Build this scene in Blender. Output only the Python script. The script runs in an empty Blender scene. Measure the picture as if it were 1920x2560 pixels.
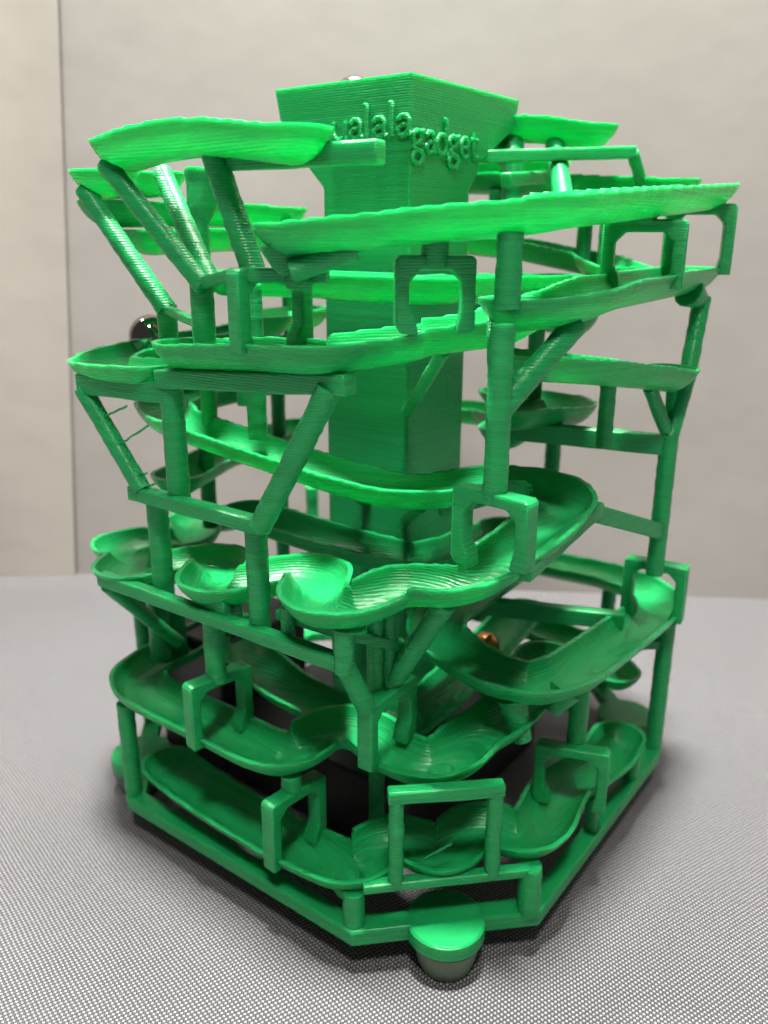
import bpy, bmesh, math, random
import numpy as np
from mathutils import Vector, Matrix

random.seed(7)
rng = np.random.default_rng(7)
sc = bpy.context.scene
MM = 0.001                      # everything below is written in millimetres
TZ = 7.0                        # the base frame floats this high on its rubber feet

# ------------------------------------------------------------------ camera
cam_d = bpy.data.cameras.new("camera")
cam_o = bpy.data.objects.new("camera", cam_d)
sc.collection.objects.link(cam_o)
sc.camera = cam_o
CAM = Vector((-166.993, -120.641, 135.756 + TZ))
yaw, pitch, roll = math.radians(36.6636), math.radians(18.1089), math.radians(0.196)
fh = Vector((math.cos(yaw), math.sin(yaw), 0)); rt0 = Vector((math.sin(yaw), -math.cos(yaw), 0)); zu = Vector((0, 0, 1))
fw = fh * math.cos(pitch) - zu * math.sin(pitch)
up0 = fh * math.sin(pitch) + zu * math.cos(pitch)
rt = rt0 * math.cos(roll) + up0 * math.sin(roll)
up = up0 * math.cos(roll) - rt0 * math.sin(roll)
R3 = Matrix((rt, up, -fw)).transposed()
cam_o.matrix_world = Matrix.Translation(CAM * MM) @ R3.to_4x4()
cam_d.sensor_fit = 'VERTICAL'
cam_d.sensor_height = 36.0
cam_d.lens = 36.0 * 2110.565 / 2560.0
cam_d.clip_start = 0.01
cam_d.clip_end = 20.0
cam_d.dof.use_dof = True
cam_d.dof.focus_distance = 0.158
cam_d.dof.aperture_fstop = 17.0

# ------------------------------------------------------------------ light
w = bpy.data.worlds.new("World"); sc.world = w; w.use_nodes = True
bg = w.node_tree.nodes["Background"]
bg.inputs[0].default_value = (1.0, 0.93, 0.84, 1); bg.inputs[1].default_value = 0.075

def area(name, loc, target, size, power, col=(1, 0.95, 0.88)):
    d = bpy.data.lights.new(name, 'AREA'); d.shape = 'DISK'; d.size = size; d.energy = power; d.color = col
    o = bpy.data.objects.new(name, d); sc.collection.objects.link(o)
    o.location = Vector(loc) * MM
    o.rotation_euler = (Vector(target) * MM - o.location).to_track_quat('-Z', 'Y').to_euler()
    return o
# ceiling lamps of the hall: one nearly straight above the table, others to its left, right and front
area("ceiling_lamp_above", (-45, -32, 1500), (0, 0, 60), 0.14, 60.0)
area("ceiling_lamp_left", (-30, 870, 1250), (0, 0, 0), 0.16, 48.0)
area("ceiling_lamp_right", (870, -30, 1250), (0, 0, 0), 0.16, 48.0)
area("ceiling_lamp_front", (-480, -360, 1180), (0, 0, 60), 0.16, 7.0)
area("added_fill_back_cloth", (95, 70, 480), (105, 80, 0), 0.2, 3.5)  # added low fill, no such lamp in the hall; brightens the far cloth

sc.view_settings.view_transform = 'Standard'
sc.view_settings.look = 'None'
sc.view_settings.exposure = 0.3
sc.view_settings.gamma = 1.0
sc.render.engine = 'CYCLES'
sc.cycles.max_bounces = 5
sc.cycles.diffuse_bounces = 1

# ------------------------------------------------------------------ materials
def nodes(name):
    m = bpy.data.materials.new(name); m.use_nodes = True
    nt = m.node_tree
    return m, nt, nt.nodes["Principled BSDF"]
def N(nt, kind, **kw):
    n = nt.nodes.new(kind)
    for k, v in kw.items(): setattr(n, k, v)
    return n
def math_node(nt, op, a, b=None, c=None):
    n = N(nt, 'ShaderNodeMath', operation=op)
    for i, v in enumerate((a, b, c)):
        if v is None: continue
        if isinstance(v, (int, float)): n.inputs[i].default_value = v
        else: nt.links.new(v, n.inputs[i])
    return n.outputs[0]

def make_green():
    m, nt, p = nodes("green_plastic")
    tc = N(nt, 'ShaderNodeTexCoord'); gm = N(nt, 'ShaderNodeNewGeometry')
    sep = N(nt, 'ShaderNodeSeparateXYZ'); nt.links.new(gm.outputs['Position'], sep.inputs[0])
    # colour: small filament variation
    n1 = N(nt, 'ShaderNodeTexNoise'); n1.inputs['Scale'].default_value = 1.0; n1.inputs['Detail'].default_value = 1; n1.inputs['Roughness'].default_value = 0.6
    ml = N(nt, 'ShaderNodeMapping'); ml.inputs['Scale'].default_value = (22, 22, 1500)
    nt.links.new(gm.outputs['Position'], ml.inputs[0]); nt.links.new(ml.outputs[0], n1.inputs['Vector'])
    rmp = N(nt, 'ShaderNodeValToRGB')
    rmp.color_ramp.elements[0].position = 0.3; rmp.color_ramp.elements[0].color = GREEN_A
    rmp.color_ramp.elements[1].position = 0.7; rmp.color_ramp.elements[1].color = GREEN_B
    nt.links.new(n1.outputs[0], rmp.inputs[0]); nt.links.new(rmp.outputs[0], p.inputs['Base Color'])
    p.subsurface_method = 'BURLEY'
    p.inputs['Subsurface Weight'].default_value = 1.0
    p.inputs['Subsurface Radius'].default_value = (0.3, 1.0, 0.6)
    p.inputs['Subsurface Scale'].default_value = 0.0015
    p.inputs['Roughness'].default_value = 0.34
    p.inputs['Specular IOR Level'].default_value = 0.42
    # printed layers: fine horizontal ridges plus grain
    lay = math_node(nt, 'SINE', math_node(nt, 'MULTIPLY', sep.outputs[2], 2 * math.pi / 0.0005))
    mp = N(nt, 'ShaderNodeMapping'); mp.inputs['Scale'].default_value = (700, 700, 2600)
    nt.links.new(gm.outputs['Position'], mp.inputs[0])
    n3 = N(nt, 'ShaderNodeTexNoise'); n3.inputs['Scale'].default_value = 1.0; n3.inputs['Detail'].default_value = 0
    nt.links.new(mp.outputs[0], n3.inputs['Vector'])
    hgt = math_node(nt, 'ADD', math_node(nt, 'ADD', math_node(nt, 'MULTIPLY', lay, 0.55), math_node(nt, 'MULTIPLY', n3.outputs[0], 1.8)), math_node(nt, 'MULTIPLY', n1.outputs[0], 0.9))
    b = N(nt, 'ShaderNodeBump'); b.inputs['Strength'].default_value = 0.6; b.inputs['Distance'].default_value = 0.00009
    nt.links.new(hgt, b.inputs['Height']); nt.links.new(b.outputs[0], p.inputs['Normal'])
    return m
GREEN_A = (0.008, 0.33, 0.088, 1); GREEN_B = (0.013, 0.40, 0.112, 1)
green = make_green()

def plain(name, col, rough=0.5, metal=0.0, spec=0.5, noise=0.0, nscale=200):
    m, nt, p = nodes(name)
    p.inputs['Base Color'].default_value = (*col, 1); p.inputs['Roughness'].default_value = rough
    p.inputs['Metallic'].default_value = metal; p.inputs['Specular IOR Level'].default_value = spec
    if noise:
        n = N(nt, 'ShaderNodeTexNoise'); n.inputs['Scale'].default_value = nscale; n.inputs['Detail'].default_value = 4
        tc = N(nt, 'ShaderNodeTexCoord'); nt.links.new(tc.outputs['Object'], n.inputs['Vector'])
        r = N(nt, 'ShaderNodeValToRGB')
        r.color_ramp.elements[0].color = (*[c * (1 - noise) for c in col], 1); r.color_ramp.elements[1].color = (*[min(1, c * (1 + noise)) for c in col], 1)
        nt.links.new(n.outputs[0], r.inputs[0]); nt.links.new(r.outputs[0], p.inputs['Base Color'])
    return m
black_plastic = plain("black_plastic", (0.012, 0.012, 0.013), 0.45, noise=0.3)
black_steel = plain("black_steel", (0.3, 0.28, 0.27), 0.06, 1.0, noise=0.2, nscale=300)
copper_steel = plain("copper_steel", (0.55, 0.25, 0.09), 0.2, 1.0, noise=0.1)

def make_rubber():
    m, nt, p = nodes("clear_rubber")
    p.inputs['Base Color'].default_value = (0.17, 0.25, 0.16, 1); p.inputs['Roughness'].default_value = 0.35
    p.inputs['Transmission Weight'].default_value = 0.3; p.inputs['IOR'].default_value = 1.4; p.inputs['Subsurface Weight'].default_value = 0.8; p.inputs['Subsurface Radius'].default_value = (1, 1, 1); p.inputs['Subsurface Scale'].default_value = 0.004
    gm = N(nt, 'ShaderNodeNewGeometry'); n = N(nt, 'ShaderNodeTexNoise'); n.inputs['Scale'].default_value = 1500
    nt.links.new(gm.outputs['Position'], n.inputs['Vector'])
    b = N(nt, 'ShaderNodeBump'); b.inputs['Strength'].default_value = 0.4; b.inputs['Distance'].default_value = 0.0002
    nt.links.new(n.outputs[0], b.inputs['Height']); nt.links.new(b.outputs[0], p.inputs['Normal'])
    return m
rubber = make_rubber()

def make_cloth():
    m, nt, p = nodes("woven_grey_cloth")
    gm = N(nt, 'ShaderNodeNewGeometry')
    mp = N(nt, 'ShaderNodeMapping'); mp.inputs['Rotation'].default_value = (0, 0, math.radians(-36.7 + 99))
    nt.links.new(gm.outputs['Position'], mp.inputs[0])
    nd = N(nt, 'ShaderNodeTexNoise'); nd.inputs['Scale'].default_value = 45; nd.inputs['Detail'].default_value = 3
    nt.links.new(gm.outputs['Position'], nd.inputs['Vector'])
    vm = N(nt, 'ShaderNodeVectorMath', operation='SCALE'); vm.inputs['Scale'].default_value = 0.0011
    nt.links.new(nd.outputs['Color'], vm.inputs[0])
    va = N(nt, 'ShaderNodeVectorMath', operation='ADD'); nt.links.new(mp.outputs[0], va.inputs[0]); nt.links.new(vm.outputs[0], va.inputs[1])
    s = N(nt, 'ShaderNodeSeparateXYZ'); nt.links.new(va.outputs[0], s.inputs[0])
    a = math_node(nt, 'SINE', math_node(nt, 'MULTIPLY', s.outputs[0], 2 * math.pi / (CLOTH_P * 1.15)))
    b_ = math_node(nt, 'SINE', math_node(nt, 'MULTIPLY', s.outputs[1], 2 * math.pi / CLOTH_P))
    f = math_node(nt, 'MULTIPLY', a, b_)
    nv = N(nt, 'ShaderNodeTexNoise'); nv.inputs['Scale'].default_value = 2200; nt.links.new(gm.outputs['Position'], nv.inputs['Vector'])
    f2 = math_node(nt, 'ADD', f, math_node(nt, 'MULTIPLY', math_node(nt, 'SUBTRACT', nv.outputs[0], 0.5), 1.2))
    r = N(nt, 'ShaderNodeValToRGB')
    r.color_ramp.elements[0].position = 0.0; r.color_ramp.elements[0].color = (0.048, 0.05, 0.058, 1)
    r.color_ramp.elements[1].position = 0.62; r.color_ramp.elements[1].color = (0.30, 0.299, 0.31, 1)
    e = r.color_ramp.elements.new(0.18); e.color = (0.075, 0.076, 0.086, 1)
    nt.links.new(f2, r.inputs[0]); nt.links.new(r.outputs[0], p.inputs['Base Color'])
    p.inputs['Roughness'].default_value = 0.42; p.inputs['Specular IOR Level'].default_value = 0.3
    p.inputs['Sheen Weight'].default_value = 1.0; p.inputs['Sheen Roughness'].default_value = 0.35; p.inputs['Sheen Tint'].default_value = (1, 0.97, 0.95, 1)
    bp = N(nt, 'ShaderNodeBump'); bp.inputs['Strength'].default_value = 0.8; bp.inputs['Distance'].default_value = 0.00018
    nt.links.new(f, bp.inputs['Height']); nt.links.new(bp.outputs[0], p.inputs['Normal'])
    return m
CLOTH_P = 0.00112
cloth = make_cloth()

def make_board(name, c0, c1):
    m, nt, p = nodes(name)
    gm = N(nt, 'ShaderNodeNewGeometry')
    n = N(nt, 'ShaderNodeTexNoise'); n.inputs['Scale'].default_value = 9; n.inputs['Detail'].default_value = 5; n.inputs['Roughness'].default_value = 0.6
    nt.links.new(gm.outputs['Position'], n.inputs['Vector'])
    r = N(nt, 'ShaderNodeValToRGB'); r.color_ramp.elements[0].position = 0.3; r.color_ramp.elements[1].position = 0.72
    r.color_ramp.elements[0].color = (*c0, 1); r.color_ramp.elements[1].color = (*c1, 1)
    nt.links.new(n.outputs[0], r.inputs[0]); nt.links.new(r.outputs[0], p.inputs['Base Color'])
    p.inputs['Roughness'].default_value = 0.6; p.inputs['Specular IOR Level'].default_value = 0.3
    n2 = N(nt, 'ShaderNodeTexNoise'); n2.inputs['Scale'].default_value = 22; n2.inputs['Detail'].default_value = 3
    nt.links.new(gm.outputs['Position'], n2.inputs['Vector'])
    b = N(nt, 'ShaderNodeBump'); b.inputs['Strength'].default_value = 0.12; b.inputs['Distance'].default_value = 0.004
    nt.links.new(n2.outputs[0], b.inputs['Height']); nt.links.new(b.outputs[0], p.inputs['Normal'])
    return m
board = make_board("grey_backdrop", (0.37, 0.352, 0.335), (0.42, 0.402, 0.382))
board_l = make_board("beige_backdrop", (0.44, 0.415, 0.38), (0.50, 0.472, 0.43))

# ------------------------------------------------------------------ mesh helpers
def link_mesh(name, verts, faces, mat, parent=None, smooth=True, angle=35, weld=0.0):
    me = bpy.data.meshes.new(name)
    bm = bmesh.new()
    vs = [bm.verts.new((v[0] * MM, v[1] * MM, v[2] * MM)) for v in verts]
    for f in faces:
        try: bm.faces.new([vs[i] for i in f])
        except ValueError: pass
    if weld: bmesh.ops.remove_doubles(bm, verts=bm.verts, dist=weld * MM)
    bmesh.ops.dissolve_degenerate(bm, edges=bm.edges, dist=1e-7)
    bmesh.ops.recalc_face_normals(bm, faces=bm.faces)
    if smooth:
        for f in bm.faces: f.smooth = True
        lim = math.radians(angle)
        for e in bm.edges:
            if len(e.link_faces) == 2 and e.calc_face_angle(0) > lim: e.smooth = False
    bm.to_mesh(me); bm.free()
    me.materials.append(mat)
    o = bpy.data.objects.new(name, me); sc.collection.objects.link(o)
    if parent: o.parent = parent
    return o
def bevel(o, wdt, seg=2):
    b = o.modifiers.new("bevel", 'BEVEL'); b.width = wdt * MM; b.segments = seg; b.limit_method = 'ANGLE'; b.angle_limit = math.radians(40)
    return o
TRACKS = [
    ('wavy lowest track with scalloped bends round the front corner', [[-56.2, 27.0, 13.4], [-57.4, 18.0, 13.0], [-57.6, 6.0, 12.3], [-57.6, -12.0, 11.8], [-57.8, -23.0, 13.0], [-58.2, -29.0, 14.2], [-55.8, -33.0, 15.2], [-50.8, -32.6, 16.0], [-47.0, -34.4, 16.4], [-46.0, -39.0, 16.6], [-46.4, -44.0, 16.8], [-44.0, -46.6, 17.0], [-39.4, -46.4, 17.3], [-35.0, -46.8, 17.8], [-33.0, -50.0, 18.1], [-33.2, -54.6, 18.2], [-31.0, -57.6, 18.1], [-25.0, -58.0, 17.4], [-17.0, -56.0, 16.4], [-8.0, -54.6, 15.8], [1.0, -56.8, 15.4], [10.0, -58.2, 15.0], [19.0, -57.0, 14.8]], 'rr', 6.9, 4.6),
    ('second track from the bottom, wide and scalloped with a rounded left end', [[-22.0, 44.0, 33.0], [-44.0, 43.5, 32.6], [-53.0, 41.0, 32.5], [-57.2, 34.0, 32.4], [-57.5, 22.0, 32.5], [-57.3, 8.0, 32.6], [-57.6, -5.0, 32.5], [-57.4, -12.2, 33.4], [-53.6, -15.6, 34.8], [-48.2, -15.6, 35.9], [-44.2, -18.6, 36.5], [-43.8, -25.0, 36.8], [-46.2, -31.0, 37.0], [-46.8, -38.0, 37.0], [-44.6, -42.6, 37.0], [-40.0, -44.6, 37.2], [-33.5, -44.8, 38.4], [-28.0, -47.6, 40.0], [-18.0, -48.0, 41.6], [-2.0, -45.0, 43.0]], 'rr', 6.9, 4.6),
    ('track doubling back at a sharp bend on the right side', [[44.0, -22.0, 53.5], [10.0, -23.0, 53.0], [-14.0, -23.5, 52.5], [-22.0, -27.0, 52.2], [-26.0, -35.0, 51.5], [-27.5, -45.0, 50.3], [-25.0, -53.5, 49.7], [-16.0, -57.6, 49.4], [0.0, -57.8, 48.0], [28.0, -57.8, 45.5], [44.0, -56.0, 44.0], [54.0, -47.0, 43.0], [57.5, -34.0, 42.5], [57.5, 0.0, 41.0], [57.0, 30.0, 40.0]], 'rr', 6.9, 4.6),
    ('zigzag middle track with round bowls along the left side', [[-8.0, 54.0, 60.0], [-18.0, 59.0, 60.4], [-22.0, 52.0, 60.8], [-28.0, 45.0, 61.0], [-34.0, 47.0, 61.2], [-39.0, 54.0, 61.6], [-45.0, 55.0, 62.0], [-48.0, 50.0, 62.3], [-44.5, 45.0, 62.5], [-51.6, 41.0, 62.8], [-57.3, 37.1, 63.4], [-58.9, 33.2, 63.9], [-55.3, 29.3, 64.5], [-48.9, 25.4, 65.1], [-43.9, 21.5, 65.7], [-43.5, 17.6, 66.2], [-48.0, 13.7, 66.8], [-54.4, 9.8, 67.4], [-58.6, 5.9, 68.0], [-57.9, 2.0, 68.5], [-52.6, -1.9, 69.1], [-46.3, -5.8, 69.7], [-43.1, -9.7, 70.2], [-45.0, -13.6, 70.8], [-50.8, -17.5, 71.4], [-56.8, -21.4, 72.0], [-59.2, -25.5, 72.2], [-57.8, -32.0, 73.2], [-52.5, -34.6, 74.6], [-48.2, -36.0, 75.4], [-46.4, -40.5, 76.1], [-46.4, -45.6, 77.0], [-43.4, -49.6, 78.6], [-37.5, -51.2, 80.6], [-31.0, -53.0, 82.4], [-22.0, -53.2, 84.0], [-13.0, -52.0, 85.4], [-7.5, -47.5, 86.4], [-7.0, -41.0, 87.0], [-12.0, -36.0, 87.6], [-19.0, -32.5, 87.6], [-25.5, -27.5, 86.9], [-30.0, -20.0, 87.0], [-32.5, -8.0, 88.4], [-34.8, 8.0, 90.8], [-37.5, 24.0, 93.6], [-39.5, 37.0, 96.0], [-35.0, 46.0, 97.0], [-22.0, 49.0, 97.5], [0.0, 48.0, 98.5], [20.0, 46.0, 99.0]], 'rr', 6.9, 4.6),
    ('long track at mid height sweeping round the front left corner', [[-58.0, 7.5, 116.4], [-58.5, -4.2, 117.5], [-58.1, -11.8, 118.0], [-58.1, -22.4, 118.3], [-58.9, -28.6, 119.1], [-55.4, -27.8, 119.1], [-47.4, -31.2, 119.6], [-40.6, -35.8, 120.6], [-42.0, -36.4, 121.3], [-27.0, -43.0, 122.0], [-8.0, -39.0, 123.2], [20.0, -36.0, 124.5], [38.0, -28.0, 125.5]], 'rr', 6.9, 4.6),
    ('short track end at the left holding the black ball', [[-58.5, 20.0, 111.5], [-58.5, 30.0, 110.8], [-57.0, 38.0, 110.3], [-48.0, 44.5, 110.8], [-37.5, 46.2, 111.4], [-22.0, 48.0, 112.0], [0.0, 47.0, 113.0]], 'rr', 6.9, 4.6),
    ('curved track on the right side above the front post', [[-34.6, -50.5, 125.8], [-32.0, -54.5, 126.2], [-26.0, -57.4, 127.2], [-15.7, -58.3, 128.6], [3.3, -58.1, 128.9], [41.4, -55.0, 128.9]], 'rr', 6.9, 4.6),
    ('short level track end on the right below the curved one', [[-17.0, -44.0, 114.4], [-5.0, -50.5, 112.8], [11.0, -55.5, 110.3], [24.0, -58.0, 108.0]], 'rr', 6.9, 4.6),
    ('long sloping track crossing the front near the top', [[-60.2, -23.0, 137.8], [-55.8, -33.1, 138.9], [-51.6, -36.7, 139.8], [-47.2, -41.1, 140.3], [-43.0, -46.3, 140.8], [-37.5, -52.4, 141.5], [-37.0, -56.1, 142.0], [-33.5, -56.6, 142.5], [-1.7, -58.1, 144.6], [44.7, -56.1, 147.3]], 'ro', 6.9, 4.6),
    ('topmost left track with a pointed end beside the lettering', [[-58.3, 20.5, 152.6], [-58.5, 12.1, 153.8], [-58.1, 2.1, 154.4], [-58.4, -8.6, 153.8], [-58.3, -21.0, 152.2]], 'rr', 6.9, 4.6),
    ('upper track end tucked behind the topmost left track', [[-50.0, 40.0, 148.6], [-43.0, 48.0, 149.0], [-26.0, 52.0, 150.0]], 'rr', 6.9, 4.6),
    ('blurred back left track near the top', [[-42.0, 50.0, 143.0], [-10.0, 51.0, 143.6], [16.0, 51.0, 143.0]], 'rr', 6.9, 4.6),
    ('short spout track leaving the hopper on the right', [[33.5, -4.5, 163.4], [38.5, -9.5, 163.9], [43.0, -16.5, 163.4], [46.5, -25.0, 161.9]], 'rr', 6.9, 4.6),
    ('upper back right track', [[56.0, 16.0, 153.0], [56.0, -14.0, 151.5], [55.0, -44.0, 149.3]], 'rr', 6.9, 4.6),
    ('middle back right track', [[50.0, 18.0, 137.0], [50.0, -6.0, 135.0], [48.0, -28.0, 131.5], [38.0, -40.0, 129.0]], 'rr', 6.9, 4.6),
    ('inner track hugging the column near the top', [[-26.0, 30.0, 128.0], [-24.0, 8.0, 128.5], [-23.5, -16.0, 128.2], [-17.0, -23.5, 128.0], [4.0, -24.0, 127.6], [30.0, -26.0, 127.0]], 'rr', 6.9, 4.6),
    ('small inner track on the right of the column', [[6.0, -29.5, 98.6], [14.0, -31.0, 98.0], [25.0, -35.0, 97.0], [33.0, -28.0, 96.5], [36.0, -10.0, 96.0]], 'rr', 6.9, 4.6),
    ('low inner track behind the second one', [[-24.0, 34.0, 36.0], [-31.0, 24.0, 34.0], [-34.5, 8.0, 32.0], [-34.0, -8.0, 30.5], [-28.0, -20.0, 29.0]], 'rr', 6.9, 4.6),
    ('inner back left track behind the column', [[10.0, 38.0, 117.0], [-8.0, 36.0, 117.5], [-20.0, 24.0, 118.0]], 'rr', 6.9, 4.6),
    ('low inner track on the right holding the copper ball', [[38.0, -19.0, 33.0], [12.0, -20.5, 30.3], [-10.0, -22.0, 29.0], [-25.0, -21.0, 28.0]], 'rr', 6.9, 4.6),
    ('back track behind the spout near the top', [[22.0, 32.0, 160.0], [42.0, 30.0, 158.5], [56.0, 14.0, 156.5], [57.0, -8.0, 155.0]], 'rr', 6.9, 4.6),
    ('second back left track near the top', [[-36.0, 44.0, 137.0], [-10.0, 45.0, 137.6], [18.0, 44.0, 138.5]], 'rr', 6.9, 4.6),
    ('inner right rear track at the middle', [[16.0, -22.0, 91.0], [34.0, -18.0, 90.0], [45.0, 0.0, 89.0], [44.0, 24.0, 88.0]], 'rr', 6.9, 4.6),
    ('back left track below the middle', [[-36.0, 40.0, 80.0], [-15.0, 47.0, 81.0], [15.0, 47.0, 83.0]], 'rr', 6.9, 4.6),
    ('lowest back right track', [[44.0, -46.0, 19.0], [53.0, -34.0, 20.0], [54.0, 0.0, 22.0], [48.0, 30.0, 24.0]], 'rr', 6.9, 4.6),
    ('unseen inner track added to shade the column below the middle', [[-26.0, 26.0, 71.0], [-24.0, 0.0, 69.0], [-20.0, -19.0, 67.5], [-8.0, -23.5, 67.0], [14.0, -24.0, 66.0]], 'rr', 6.9, 4.6),  # hidden ring, added to block light and darken the column
    ('back track at the right rear corner', [[46.0, -24.0, 116.0], [52.0, -4.0, 117.5], [48.0, 24.0, 119.0]], 'rr', 6.9, 4.6),
]

# ------------------------------------------------------------------ setting
def wp(fwd, right, z):          # point given by metres ahead of / beside the place where the photographer stands
    p = Vector((CAM.x, CAM.y, 0)) + fh * fwd + rt0 * right
    return (p.x, p.y, z)
def sheet(name, nx, ny, fn, mat):
    vs = [fn(i / nx, j / ny) for j in range(ny + 1) for i in range(nx + 1)]
    fs = [(j * (nx + 1) + i, j * (nx + 1) + i + 1, (j + 1) * (nx + 1) + i + 1, (j + 1) * (nx + 1) + i) for j in range(ny) for i in range(nx)]
    o = link_mesh(name, vs, fs, mat, angle=60); o["kind"] = "structure"; return o
def cloth_pt(u, v):
    fwd = -300 + v * 644; side = -800 + u * 1600
    z = 0.0
    d = math.hypot(side, fwd - 206)
    k = min(1, max(0, (d - 95) / 60))                     # the cloth lies flat under the tower and ripples away from it
    z += k * (1.1 * math.sin(side * 0.021 + fwd * 0.011) + 0.8 * math.sin(fwd * 0.043 - side * 0.013))
    if fwd > 326: z += (fwd - 326) ** 1.5 * 0.030           # rides up where it meets the backdrop
    return wp(fwd, side, z - 0.0)
sheet("tablecloth", 200, 100, cloth_pt, cloth)
def wall_pt(u, v):
    side = -800 + u * 1600; return wp(333 - side * 0.07 + 1.2 * math.sin(side * 0.02), side, -5 + v * 520)
sheet("backdrop_wall", 60, 4, wall_pt, board)
def panel_pt(u, v):             # a leaning lighter panel with a shallow diagonal fold
    z = 1.5 + v * 300; side = -800 + u * (800 - 134 + 0.085 * z)
    fold = max(0.0, 1 - abs(side + 128 + 0.17 * (300 - z)) / 14) * 1.2 + 0.6 * math.sin(side * 0.07 + z * 0.01)
    return wp(339.3 - 0.07 * (side + 134) - fold, side, z)
sheet("backdrop_side_panel", 240, 30, panel_pt, board_l)

# ------------------------------------------------------------------ the tower
tower = bpy.data.objects.new("marble_run_tower", None); sc.collection.objects.link(tower)
tower.location = (0, 0, TZ * MM)
tower["label"] = "bright green 3D printed marble run tower on clear rubber feet"
tower["category"] = "marble run"

# base frame: a chamfered square ring
H, CH = 63.25, 27.5
def octagon(h, ch): return [(-h, h - ch), (-h, -h + ch), (-h + ch, -h), (h - ch, -h), (h, -h + ch), (h, h - ch), (h - ch, h), (-h + ch, h)]
def ring(name, h1, ch1, h2, ch2, z0, z1, parent):
    a, b = octagon(h1, ch1), octagon(h2, ch2)
    vs = [(*p, z0) for p in a] + [(*p, z0) for p in b] + [(*p, z1) for p in b] + [(*p, z1) for p in a]
    fs = []
    for i in range(8):
        j = (i + 1) % 8
        for k in range(4):
            l = (k + 1) % 4
            fs.append((k * 8 + i, k * 8 + j, l * 8 + j, l * 8 + i))
    return bevel(link_mesh(name, vs, fs, green, parent), 0.4)
frame = ring("base_frame", H, CH, H - 4.2, CH - 1.74 , 0, 3.6, tower)
def lathe(name, prof, seg, mat, parent, loc=(0, 0, 0), angle=35):
    vs, fs = [], []
    for r, z in prof:
        for k in range(seg):
            t = 2 * math.pi * k / seg; vs.append((loc[0] + r * math.cos(t), loc[1] + r * math.sin(t), loc[2] + z))
    n = len(prof)
    for i in range(n - 1):
        for k in range(seg):
            l = (k + 1) % seg; fs.append((i * seg + k, i * seg + l, (i + 1) * seg + l, (i + 1) * seg + k))
    fs.append(tuple(range(seg))[::-1]); fs.append(tuple((n - 1) * seg + k for k in range(seg)))
    return link_mesh(name, vs, fs, mat, parent, angle=angle)
sd = (2 * H - CH) / 2 - 1.0
for sx, sy in ((-1, -1), (-1, 1), (1, -1), (1, 1)):
    lathe("foot_tab", [(7.6, -0.05), (8.1, 0.3), (8.1, 3.3), (7.6, 3.65)], 40, green, frame, (sx * sd, sy * sd, 0))
    lathe("rubber_foot", [(4.3, -7), (5.3, -6.6), (6.0, -4.6), (6.7, -1.6), (6.9, -0.1)], 40, rubber, tower, (sx * (sd + 0.8), sy * (sd + 0.8), 0), 50)

# central column with the hopper on top
def loft(name, rings, mat, parent, angle=20):
    n = len(rings[0]); vs = [p for r in rings for p in r]; fs = []
    for i in range(len(rings) - 1):
        for k in range(n):
            l = (k + 1) % n; fs.append((i * n + k, i * n + l, (i + 1) * n + l, (i + 1) * n + k))
    fs.append(tuple(range(n))); fs.append(tuple((len(rings) - 1) * n + k for k in range(n)))
    return link_mesh(name, vs, fs, mat, parent, angle=angle)
def sq(x0, y0, x1, y1, z): return [(x0, y0, z), (x1, y0, z), (x1, y1, z), (x0, y1, z)]
column = loft("central_column", [sq(-12, -11.8, 12, 12.2, 3), sq(-12, -11.8, 12, 12.2, 146), sq(-12, -11.8, 16.2, 16.6, 150.4), sq(-12, -11.8, 16.2, 16.6, 152.2), sq(-12, -11.8, 17, 17.2, 153.0)], green, tower)
bevel(column, 0.5)
hopper = loft("hopper", [sq(-12.01, -11.81, 17, 17.2, 152.6), sq(-12.01, -11.81, 32, 24.6, 160.8), sq(-12.01, -11.81, 33.6, 25.9, 167.2),
                         sq(-10.7, -10.5, 32.3, 24.6, 167.2), sq(-10.7, -10.5, 30.8, 23.4, 161.4), sq(-10.7, -10.5, 18.4, 18.4, 154.4), sq(-10.69, -10.49, 15.4, 15.6, 154.4), sq(-10.68, -10.48, 15, 15.2, 163.0)], green, column)
bevel(hopper, 0.35)
# small stair of a cap under the corner
def prism(name, pts, mat, parent, z0, z1): return loft(name, [[(*p, z0) for p in pts], [(*p, z1) for p in pts]], mat, parent)

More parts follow.
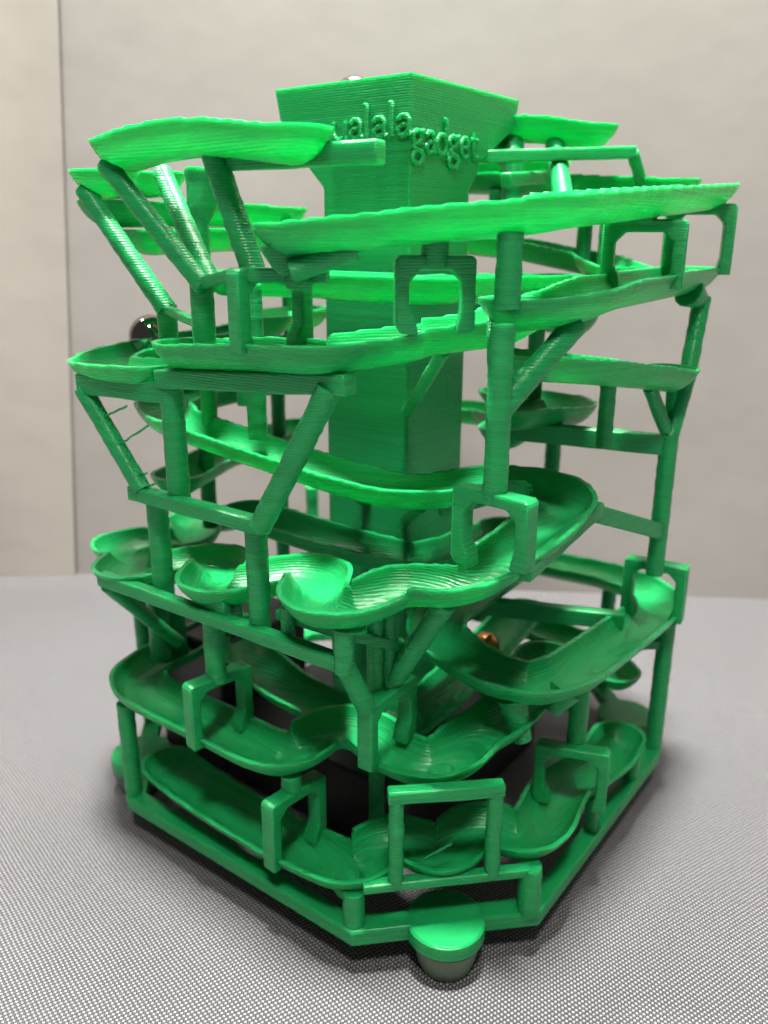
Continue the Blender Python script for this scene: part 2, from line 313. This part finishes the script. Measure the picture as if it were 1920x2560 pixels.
# ---- strokes of the raised lettering, drawn as round beads
GLY = {
 'u': [[(0.08, 1), (0.08, 0.35), (0.2, 0.06), (0.5, 0.0), (0.78, 0.14), (0.85, 0.4)], [(0.85, 1), (0.85, 0.0), (0.98, 0.0)]],
 'a': [[(0.12, 0.82), (0.3, 1.0), (0.62, 1.0), (0.8, 0.8), (0.8, 0.12), (0.95, 0.0)], [(0.8, 0.58), (0.4, 0.55), (0.12, 0.36), (0.14, 0.1), (0.38, 0.0), (0.66, 0.08), (0.8, 0.3)]],
 'l': [[(0.34, 1.7), (0.5, 1.72), (0.5, 0.9), (0.5, 0.0)]],
 'g': [[(0.42, 1.0), (0.14, 0.86), (0.1, 0.6), (0.3, 0.42), (0.58, 0.44), (0.74, 0.64), (0.68, 0.9), (0.42, 1.0)], [(0.66, 0.94), (0.95, 1.02)],
       [(0.3, 0.42), (0.14, 0.2), (0.4, 0.08), (0.74, 0.02), (0.92, -0.24), (0.7, -0.56), (0.34, -0.6), (0.08, -0.4), (0.12, -0.12), (0.32, 0.06)]],
 'd': [[(0.62, 1.72), (0.82, 1.72), (0.82, 0.0), (0.98, 0.0)], [(0.82, 0.72), (0.62, 0.98), (0.32, 0.96), (0.1, 0.7), (0.1, 0.3), (0.32, 0.03), (0.6, 0.03), (0.82, 0.28)]],
 'e': [[(0.12, 0.52), (0.84, 0.54), (0.82, 0.8), (0.6, 1.0), (0.34, 0.98), (0.12, 0.72), (0.12, 0.3), (0.34, 0.02), (0.62, 0.0), (0.86, 0.16)]],
 't': [[(0.42, 1.4), (0.42, 0.25), (0.6, 0.02), (0.86, 0.1)], [(0.12, 0.98), (0.84, 0.98)]],
}
def bead_tube(path, r, seg=7):
    vs, fs = [], []
    path = [Vector(p) for p in path]
    n = len(path)
    for i, p in enumerate(path):
        d = (path[min(i + 1, n - 1)] - path[max(i - 1, 0)]).normalized()
        a = d.orthogonal().normalized(); b = d.cross(a)
        if i: # keep frames aligned
            a = (pa - d * pa.dot(d)).normalized(); b = d.cross(a)
        pa = a
        rr = r * (1 + 0.12 * (random.random() - 0.5))
        for k in range(seg):
            t = 2 * math.pi * k / seg; q = p + (a * math.cos(t) + b * math.sin(t)) * rr; vs.append(tuple(q))
    for i in range(n - 1):
        for k in range(seg):
            l = (k + 1) % seg; fs.append((i * seg + k, i * seg + l, (i + 1) * seg + l, (i + 1) * seg + k))
    fs.append(tuple(range(seg))); fs.append(tuple((n - 1) * seg + k for k in range(seg)))
    return vs, fs
def letter(ch, org, right, upv, wdt, hgt, r=0.58):
    V, F = [], []
    for st in GLY[ch]:
        pts = []
        for i in range(len(st) - 1):
            for k in range(3):
                t = k / 3; pts.append((st[i][0] * (1 - t) + st[i + 1][0] * t, st[i][1] * (1 - t) + st[i + 1][1] * t))
        pts.append(st[-1])
        path = [Vector(org) + Vector(right) * (x * wdt) + Vector(upv) * (y * hgt) for x, y in pts]
        v, f = bead_tube(path, r); off = len(V); V += v; F += [tuple(i + off for i in q) for q in f]
    return link_mesh("letter_" + ch, V, F, green, column, angle=60)
for ch, y0, y1 in (('u', 8.9, 4.7), ('a', 4.3, 0.4), ('l', 1.4, -2.6), ('a', -2.0, -6.0), ('l', -5.2, -9.2), ('a', -8.3, -12.4)):
    letter(ch, (-12.2, y0, 155.6), (0, -1, 0), (0, 0, 1), y0 - y1, 3.7)
for ch, x0, x1 in (('g', -12.0, -7.4), ('a', -7.0, -3.0), ('d', -2.9, 1.8), ('g', 1.9, 6.6), ('e', 6.8, 10.8), ('t', 10.8, 15.0)):
    letter(ch, (x0, -12.0, 152.6), (1, 0, 0), (0, 0, 1), x1 - x0, 4.0)

# ---- gutters
def resample(P, step):
    P = np.asarray(P, float); d = np.r_[0, np.cumsum(np.linalg.norm(np.diff(P[:, :2], axis=0), axis=1))]
    n = max(6, int(d[-1] / step)); s = np.linspace(0, d[-1], n + 1)
    return np.c_[[np.interp(s, d, P[:, k]) for k in range(3)]].T
def smooth_path(P, step=0.8, sigma=1.7):
    Q = resample(P, step); n = len(Q); k = int(sigma * 3 / step); ker = np.exp(-0.5 * (np.arange(-k, k + 1) * step / sigma) ** 2); ker /= ker.sum()
    ext = np.vstack([Q[0] + (Q[0] - Q[1]) * np.arange(k, 0, -1)[:, None], Q, Q[-1] + (Q[-1] - Q[-2]) * np.arange(1, k + 1)[:, None]])
    S = np.c_[[np.convolve(ext[:, i], ker, mode='valid') for i in range(3)]].T
    return resample(S, step)
def gutter(name, P, ends, wout, dep, parent):
    S = smooth_path(P); n = len(S); win = wout - 1.0
    T = np.gradient(S[:, :2], axis=0); T /= np.linalg.norm(T, axis=1)[:, None]
    Nn = np.c_[-T[:, 1], T[:, 0]]
    rows = []                                              # (pos, z, left dir, right dir, left limit, right limit)
    def limit(i, d):
        lo, hi = 0.0, wout
        a, b = max(0, i - 45), min(n, i + 46); C = S[a:b, :2]
        def ok(o): q = S[i, :2] + d * o; return np.sqrt(((C - q) ** 2).sum(1)).min() > o - 0.12
        if ok(hi): return hi
        for _ in range(9):
            m = (lo + hi) / 2
            if ok(m): lo = m
            else: hi = m
        return lo
    lims = [(limit(i, Nn[i]), limit(i, -Nn[i])) for i in range(n)]
    def fan(i, fwd, first):
        out = []
        for k in range(1, 9):
            t = k / 8 * math.pi / 2
            l = Nn[i] * math.cos(t) + fwd * math.sin(t); r_ = -Nn[i] * math.cos(t) + fwd * math.sin(t)
            out.append((S[i, :2], S[i, 2], l, r_, wout, wout))
        return out[::-1] if first else out
    if ends[0] == 'r': rows += fan(0, -T[0], True)
    rows += [(S[i, :2], S[i, 2], Nn[i], -Nn[i], *lims[i]) for i in range(n)]
    if ends[1] == 'r': rows += fan(n - 1, T[-1], False)
    M = 7; us = np.sin(np.linspace(0, math.pi / 2, M))      # 0 centre .. 1 rim
    verts, faces = [], []; ph = rng.uniform(0, 6.28)
    step = 0.36
    for ri, (p, z, l, r_, ll, lr) in enumerate(rows):
        zr_ = math.floor(z / step) * step + step / 2; zq = zr_
        ringv = []
        def pt(d, o, zz): q = p + d * o; ringv.append((q[0], q[1], zz))
        def zmix(a): return z + (zr_ - z) * a ** 6
        def zin(o): return zmix(o / wout) - dep * max(0.0, 1 - (o / win) ** 2.5) ** 0.62
        def zout(o): return zmix(o / wout) - 0.02 - (dep + 1.1) * max(0.0, 1 - (o / wout) ** 2.1) ** 0.76
        li, lo_ = min(win, ll), ll
        for u in us[::-1]: pt(l, u * li, zin(u * li))
        ri_, ro = min(win, lr), lr
        for u in us[1:]: pt(r_, u * ri_, zin(u * ri_))
        for u in us[::-1]: pt(r_, u * ro, zout(u * ro) if u < 1 or ro < wout else zq)
        for u in us[1:]: pt(l, u * lo_, zout(u * lo_) if u < 1 or lo_ < wout else zq)
        verts += ringv
    m = len(ringv); R = len(rows)
    for i in range(R - 1):
        for k in range(m):
            q = (k + 1) % m; faces.append((i * m + k, i * m + q, (i + 1) * m + q, (i + 1) * m + k))
    if ends[0] == 'o': faces.append(tuple(range(m)))
    if ends[1] == 'o': faces.append(tuple((R - 1) * m + k for k in range(m)))
    return link_mesh(name, verts, faces, green, parent, angle=50, weld=0.01)
PATHS = []
for lab, P, ends, wd, dp in TRACKS:
    PATHS.append((smooth_path(P), wd, dp))
    o = gutter("track", P, ends, wd, dp, tower)
    o["label"] = lab

def clip_top(x, y, z):
    # a support ends inside the wall of the track it carries, never through its floor
    for S, wd, dp in PATHS:
        d = np.hypot(S[:, 0] - x, S[:, 1] - y); i = int(d.argmin())
        if d[i] < wd - 0.5:
            fl = S[i, 2] - dp * max(0.0, 1 - (d[i] / (wd - 1.0)) ** 2.5) ** 0.62 if d[i] < wd - 1.0 else S[i, 2]
            if S[i, 2] - 9 < z < S[i, 2] + 3: return min(z, min(fl, S[i, 2] - dp * 0.55) - 0.55)
    return z
# ---- posts and struts: round, slightly uneven from the layers
def rod(name, a, b, r, parent=None, r2=None, jit=0.06, seg=12, step=1.1):
    parent = parent or tower
    a, b = Vector(a), Vector(b)
    if b.z > a.z: b.z = clip_top(b.x, b.y, b.z)
    else: a.z = clip_top(a.x, a.y, a.z)
    L = (b - a).length; n = max(2, int(L / step)); d = (b - a) / L
    if abs(d.z) > 0.9: x = Vector((1, 0, 0))
    else: x = Vector((0, 0, 1)).cross(d)
    x = (x - d * x.dot(d)).normalized(); y = d.cross(x)
    vs, fs = [], []
    for i in range(n + 1):
        t = i / n; rr = (r * (1 - t) + (r2 if r2 else r) * t) * (1 + random.uniform(-jit, jit) * 0.6)
        ox, oy = random.uniform(-jit, jit) * 0.5, random.uniform(-jit, jit) * 0.5
        for k in range(seg):
            an = 2 * math.pi * (k + 0.5) / seg; q = a + d * (L * t) + x * (rr * math.cos(an) + ox) + y * (rr * math.sin(an) + oy); vs.append(tuple(q))
    for i in range(n):
        for k in range(seg):
            l = (k + 1) % seg; fs.append((i * seg + k, i * seg + l, (i + 1) * seg + l, (i + 1) * seg + k))
    fs.append(tuple(range(seg))); fs.append(tuple(n * seg + k for k in range(seg)))
    return link_mesh(name, vs, fs, green, parent, angle=50)
def post(x, y, z0, z1, r=2.1, flare=True):
    o = rod("post", (x, y, z0), (x, y, z1), r)
    return o
def strut(a, b, r=1.9): return rod("strut", a, b, r, jit=0.07)
def beam(a, b, h=3.4, wd=3.0, name="beam"):
    a, b = Vector(a), Vector(b); d = (b - a).normalized(); s = Vector((0, 0, 1)).cross(d).normalized(); u = d.cross(s)
    vs = []
    n = max(2, int((b - a).length / 4))
    for i in range(n + 1):
        c = a.lerp(b, i / n)
        jx, jz = random.uniform(-.08, .08), random.uniform(-.1, .1)
        for sx, sz in ((-1, -1), (1, -1), (1, 1), (-1, 1)): vs.append(tuple(c + s * (sx * wd / 2 + jx) + u * (sz * h / 2 + (jz if sz < 0 else 0))))
    fs = []
    for i in range(n):
        for k in range(4):
            l = (k + 1) % 4; fs.append((i * 4 + k, i * 4 + l, i * 4 + 4 + l, i * 4 + 4 + k))
    fs.append((0, 1, 2, 3)); fs.append(tuple(n * 4 + k for k in range(4)))
    return bevel(link_mesh(name, vs, fs, green, tower), 0.35)
def arch(ox, oy, zb, zt, ix, iy, zbi=None, thick=3.6, leg=2.5, top=2.4):
    """staple-shaped bracket straddling a track: outer foot, inner foot, top height"""
    zbi = zb if zbi is None else zbi
    O, I = Vector((ox, oy, 0)), Vector((ix, iy, 0)); d = (I - O).normalized(); L = (I - O).length; s = Vector((-d.y, d.x, 0))
    h = leg / 2; c = 1.9
    out = [(-h, zb - 1.2), (-h, zt - 0.7), (-h + 0.7, zt), (L + h - 0.7, zt), (L + h, zt - 0.7), (L + h, zbi + 0.5), (L + h - 0.8, zbi - 1.2)]
    inn = [(L - h - 1.6, zbi - 1.6), (L - h - 1.2, zbi + 1.2), (L - h, zbi + 3.2), (L - h, zt - top - c), (L - h - c, zt - top), (h + c, zt - top), (h, zt - top - c), (h, zb + 2.6), (h + 0.9, zb - 1.2)]
    poly = out + inn; n = len(poly); vs = []
    for sg in (-1, 1):
        for x, z in poly:
            q = O + d * x + s * (sg * thick / 2); vs.append((q.x, q.y, z))
    me_f = [tuple(range(n)), tuple(range(n, 2 * n))[::-1]] + [(k, (k + 1) % n, n + (k + 1) % n, n + k) for k in range(n)]
    return bevel(link_mesh("arch_bracket", vs, me_f, green, tower), 0.4)

# arches (feet on a track's two rims)
arch(-64.2, -13.3, 117.6, 130.6, -51.2, -16.0)
arch(-41.6, -44.6, 121.4, 132.8, -49.5, -36.6, leg=2.3, thick=3.0)
arch(4.5, -64.2, 127.2, 139.0, 0.8, -51.2)
arch(44.5, -61.8, 128.6, 143.0, 39.0, -50.0)
arch(-44.8, -59.6, 82.4, 94.2, -43.8, -46.4, 80.8)
arch(33.0, -64.2, 44.6, 58.6, 31.5, -51.3)
arch(-64.2, 6.8, 31.2, 45.5, -51.2, 4.5)
arch(-54.2, -32.9, 37.0, 50.3, -40.2, -32.4)
arch(-64.2, -15.5, 10.8, 26.0, -51.2, -16.6)
arch(-9.5, -64.2, 14.5, 28.4, -14.3, -51.2)
# front arch on the cross bar
beam((-61, -36.8, 13.9), (-36.9, -60.9, 13.9), 2.0, 2.4, "cross_bar")
rod("post", (-56.4, -41.5, 14), (-56.4, -41.5, 34.4), 1.55, jit=0.14)
rod("post", (-42.7, -55.3, 14), (-42.7, -55.3, 34.0), 1.55, jit=0.14)
beam((-57.6, -40.3, 34.7), (-41.5, -56.5, 34.2), 2.8, 2.8)
rod("strut", (-47, -46.5, 35.2), (-44.6, -44.1, 32.2), 1.2, r2=3.6)

# base posts
post(-60.8, 35.9, 2, 29); post(-60.6, -34.2, 3, 11.5, 2.3); rod("post", (-60.4, -34.0, 10.6), (-58.0, -31.0, 13.2), 2.2, r2=3.4)
post(-36.2, -60.8, 3, 14.5, 2.35)
post(37.2, -60.6, 2, 41.5, 2.2); post(-5.0, -60.9, 2, 11.5, 1.6); post(20.5, -60.6, 2, 11.0, 2.0)
post(60.8, -35.5, 2, 39, 2.1); post(60.6, 35.5, 2, 37, 2.1); post(36, 60.6, 2, 56, 2.1); post(-36, 60.6, 2, 57, 2.1)
post(-39.0, -23.6, 2, 33, 1.8)
# level two to three
post(-58, -15.7, 24.6, 31, 2.2); post(-58, 5.6, 44, 60, 2.3)
post(-9.3, -57.3, 26.8, 45.5, 2.2)
rod("strut", (-26.5, -52.5, 35.5), (-27, -49.8, 47), 2.0, r2=3.2)
rod("strut", (-20, -55.5, 40), (-17, -57, 45.5), 1.6, r2=3.4)
strut((-60, -32, 60.9), (-54.6, -32.9, 49.6), 2.0)
post(-60, -32, 59.4, 71, 1.95)
post(-48.2, -30.2, 49, 66, 1.8); post(-45.9, -32.0, 49, 71, 1.8)
strut((-45.4, -33.0, 52), (-45.6, -44.6, 71.5), 2.1)
strut((-62, 36.2, 61.2), (-43.5, 36.0, 38), 1.7)
beam((-63, 36.5, 61.9), (-60, -33, 60.9), 3.0, 2.8, "rail")
beam((-57.2, -13, 64.8), (-56.6, -29, 65.2), 2.2, 2.2, "rail"); beam((-55.4, -26.6, 64.2), (-44, -33.8, 58.8), 2.4, 2.4, "rail")
beam((-60.6, 7.5, 64.0), (-60.4, -2.0, 64.0), 3.6, 2.2, "gusset")
post(-58.8, -16.9, 60.5, 68, 1.4); post(-57.0, -0.6, 60.5, 65, 1.4); post(-57, 25, 60, 62, 2.0)
post(-58.8, -33, 68, 69.5, 2.6)
# level four to five, left
post(-58.8, 20.0, 60.5, 83.5, 2.3); post(-59.0, -9.6, 60.5, 84, 2.2)
beam((-62, 23.6, 84.4), (-61.6, -14.0, 84.4), 3.1, 3.0)
post(-60, 11.0, 84, 110.5, 2.3)
strut((-62, 20.0, 85.2), (-62, 37.3, 104.6), 1.9)
strut((-61.8, -13.6, 84.2), (-59.6, -29.4, 111.6), 2.2)
beam((-62, 38.0, 105.8), (-61, 11.0, 106.6), 4.2, 2.8)
beam((-61, 12.8, 109.2), (-59.0, -33.2, 112.4), 3.6, 3.4, "rail")
# wisps of stray filament on the left strut
def wisp(a, b):
    a, b = Vector(a), Vector(b); n = 9
    path = [a.lerp(b, i / n) + Vector([random.uniform(-.14, .14) for _ in range(3)]) for i in range(n + 1)]
    v, f = bead_tube(path, 0.24, 6); return link_mesh("filament_wisp", v, f, green, tower, angle=80)
wisp((-62, 27.6, 93.6), (-62, 16.4, 99.4)); wisp((-62, 32.0, 99.0), (-62.2, 22.6, 102.8)); wisp((-62, 20.0, 86.0), (-62, 14.8, 87.8)); wisp((-62, 22.4, 88.2), (-62, 18.2, 89.2))
wisp((-59.5, 34.5, 7.2), (-58.4, 32.0, 9.6)); wisp((-59.6, 34.4, 13), (-58.8, 33.2, 15.8)); wisp((-36, -33, 118), (-26, -42, 119.5)); wisp((-50, -44, 17), (-46, -48, 19.8))
# level five and up, left
strut((-59.5, 0.2, 126.8), (-61.5, 23.0, 148.4), 1.9)
strut((-58, -11.2, 129.5), (-58, -2.4, 149.6), 2.2)
strut((-57, 1.4, 127.4), (-47, 24.6, 147.6), 2.0)
strut((-50, 23.0, 121.0), (-54.0, 41.5, 145.2), 2.0); strut((-47, 24.5, 121.0), (-50.6, 38.0, 138), 1.1)
post(-58, 2.7, 114, 128.4, 2.2); post(-49.5, 23.5, 108, 122, 2.1); post(-45.5, 6.5, 118, 122, 1.4)
beam((-59, 2.7, 127.2), (-62, -10.5, 129.4), 2.0, 2.0); beam((-50, 23.5, 121.3), (-57, 4.5, 119.6), 1.8, 1.8)
post(-36, 27, 119, 142, 2.0); rod("strut", (-36, 27, 138), (-33, 27, 148.2), 2.0, r2=5.0)
beam((-56.5, -4, 148.2), (-53.2, -35.2, 148.2), 3.6, 3.0)
# wedge and braces under the sloping front track
loft("gusset", [[(-63.2, -22.2, 129.6), (-59.0, -25.6, 129.6), (-57.0, -23.0, 129.6), (-61.2, -19.6, 129.6)], [(-66.0, -20.2, 134.0), (-58.4, -28.4, 134.6), (-54.5, -24.2, 134.6), (-62.0, -16.5, 134.0)]], green, tower)
strut((-62.4, -24.0, 130.2), (-56.2, -32.4, 134.6), 1.9)
rod("post", (-60.0, -23.5, 127.4), (-60.0, -23.5, 131), 2.3)
beam((-62.8, -14.5, 129.4), (-56.8, -27, 129.4), 2.4, 2.6)
post(-45.5, -40.5, 131, 136.2, 2.4)
post(2.4, -57.6, 138, 143, 2.2); post(41, -57, 142, 144, 2.2)
post(-41.2, -52.0, 124.5, 138.6, 2.2)
rod('post', (31, -12.5, 126), (31, -12.5, 154), 2.6); rod('strut', (31, -12.5, 152), (36, -8, 157.5), 2.6, r2=4.2); strut((24, -30, 143), (42.5, -17.5, 159), 2.4)
# front post with its branch
post(-44.2, -53.0, 92.2, 122.5, 2.15)
strut((-44.2, -53.0, 108.2), (-28.0, -58.4, 121.4), 2.1)
strut((-43.5, -52.0, 112.0), (-37.0, -47.5, 122.0), 1.5)
# right hand tall post
post(25.2, -59.6, 57.8, 92.5, 2.1)
strut((25.2, -59.6, 91.5), (32.0, -60.0, 105.0), 2.0); strut((31.8, -60.0, 104.6), (36.4, -60.0, 122.8), 2.0)
strut((24.6, -58.8, 93.5), (17.5, -56.6, 105.6), 1.6); post(10, -50, 91, 107, 1.8)
loft("gusset", [[(26.5, -59.2, 94), (28.5, -59.2, 94), (28.5, -57.8, 94), (26.5, -57.8, 94)], [(25.5, -59.6, 104.5), (33.5, -60.2, 104.5), (33.5, -57.8, 104.5), (25.5, -57.4, 104.5)]], green, tower)
rod("strut", (36.2, -60, 121.8), (31, -58.4, 125), 1.9, r2=3.6)
beam((25, -59, 90), (11.5, -26, 91.5), 4.6, 3.2); beam((25, -59.6, 69.0), (-5.5, -55.5, 80.6), 3.8, 3.0)
beam((-40, -57.3, 78.4), (-5, -56.2, 81.8), 3.0, 2.4, "rail")
beam((5, -12, 45.0), (23, -54, 44.5), 4.4, 3.2); beam((37, -60, 34.5), (26, -48, 34.5), 2.6, 2.6)
beam((-24, -29, 80.5), (-13, -35, 82), 2.4, 2.2, "rail")
# ribs tying the inner ring to the column
strut((-27.5, -26.5, 82.5), (-12, -11.8, 72), 1.3); strut((-38, -38, 117.5), (-12, -11.8, 98), 1.3); strut((-30, -6, 84), (-12, 0, 74), 1.4)
# back posts and struts, seen out of focus
post(44, -22, 47, 84, 2.2); strut((44, -22, 83), (33, -30, 93), 1.7); strut((44, -22, 83), (50, -14, 92), 1.7)
post(40, -6, 2, 50, 1.9); post(50, -24, 130, 146, 2.0); post(46, -32, 127, 147, 2.2); post(52, 4, 132, 148, 2.0)
post(-26, 46, 98, 108, 1.8); post(-10, 48, 98, 110, 2.0); post(-22, 30, 96, 115, 2.0); post(12, 46, 100, 140, 2.0)
post(-32, 32, 92, 116, 1.9); post(-34, 14, 92, 126, 2.2); post(20, -27, 98, 125, 2.0); post(28, -30, 110, 126, 2.0)
post(-20, 48, 60, 95, 2.1); post(4, 44, 35, 96, 2.0)
beam((-26, 46, 108), (10, 46, 108), 2.6, 2.4); beam((14, -20, 148), (40, -16, 150), 3.0, 2.6); strut((50, -38, 148.6), (45, -37, 155), 1.5); beam((45.6, -37.4, 155.1), (16, -6, 153.4), 2.8, 2.6)
post(-46, 40, 33, 58, 2.6); loft("lift_plate", [sq(-44.5, 40, -37.5, 43, 31), sq(-44.5, 40, -37.5, 43, 47)], green, tower)

# ------------------------------------------------------------------ other things
def thing(o, label, cat, group=None):
    o["label"] = label; o["category"] = cat
    if group: o["group"] = group
    return o
def ball(name, x, y, z, r, mat):
    me = bpy.data.meshes.new(name); bm = bmesh.new(); bmesh.ops.create_uvsphere(bm, u_segments=40, v_segments=24, radius=r * MM)
    for f in bm.faces: f.smooth = True
    bm.to_mesh(me); bm.free(); me.materials.append(mat)
    o = bpy.data.objects.new(name, me); sc.collection.objects.link(o); o.location = (x * MM, y * MM, (z + TZ) * MM); return o
thing(ball("steel_ball", -36.9, 45.4, 112.9, 5.1, black_steel), "shiny black steel ball resting on the left track end", "ball")
thing(ball("steel_ball", 1.0, 13.2, 166.0, 4.75, black_steel), "black steel ball just peeking over the hopper rim on top", "ball")
thing(ball("copper_ball", 17.5, -18.4, 28.9, 3.9, copper_steel), "copper coloured ball low inside the tower seen through the right gap", "ball")
def bx(name, x0, y0, z0, x1, y1, z1, mat):
    o = loft(name, [sq(x0, y0, x1, y1, z0 + TZ), sq(x0, y0, x1, y1, z1 + TZ)], mat, None); return bevel(o, 1.0, 3)
thing(bx("motor_box", -32, 34, -6.9, 2, 60, 32, black_plastic), "tall matt black box standing in the back left of the tower base", "box")
thing(bx("battery_box", -32, -27, -6.9, 34, 33.5, 13, black_plastic), "low matt black box standing under the central column", "box")
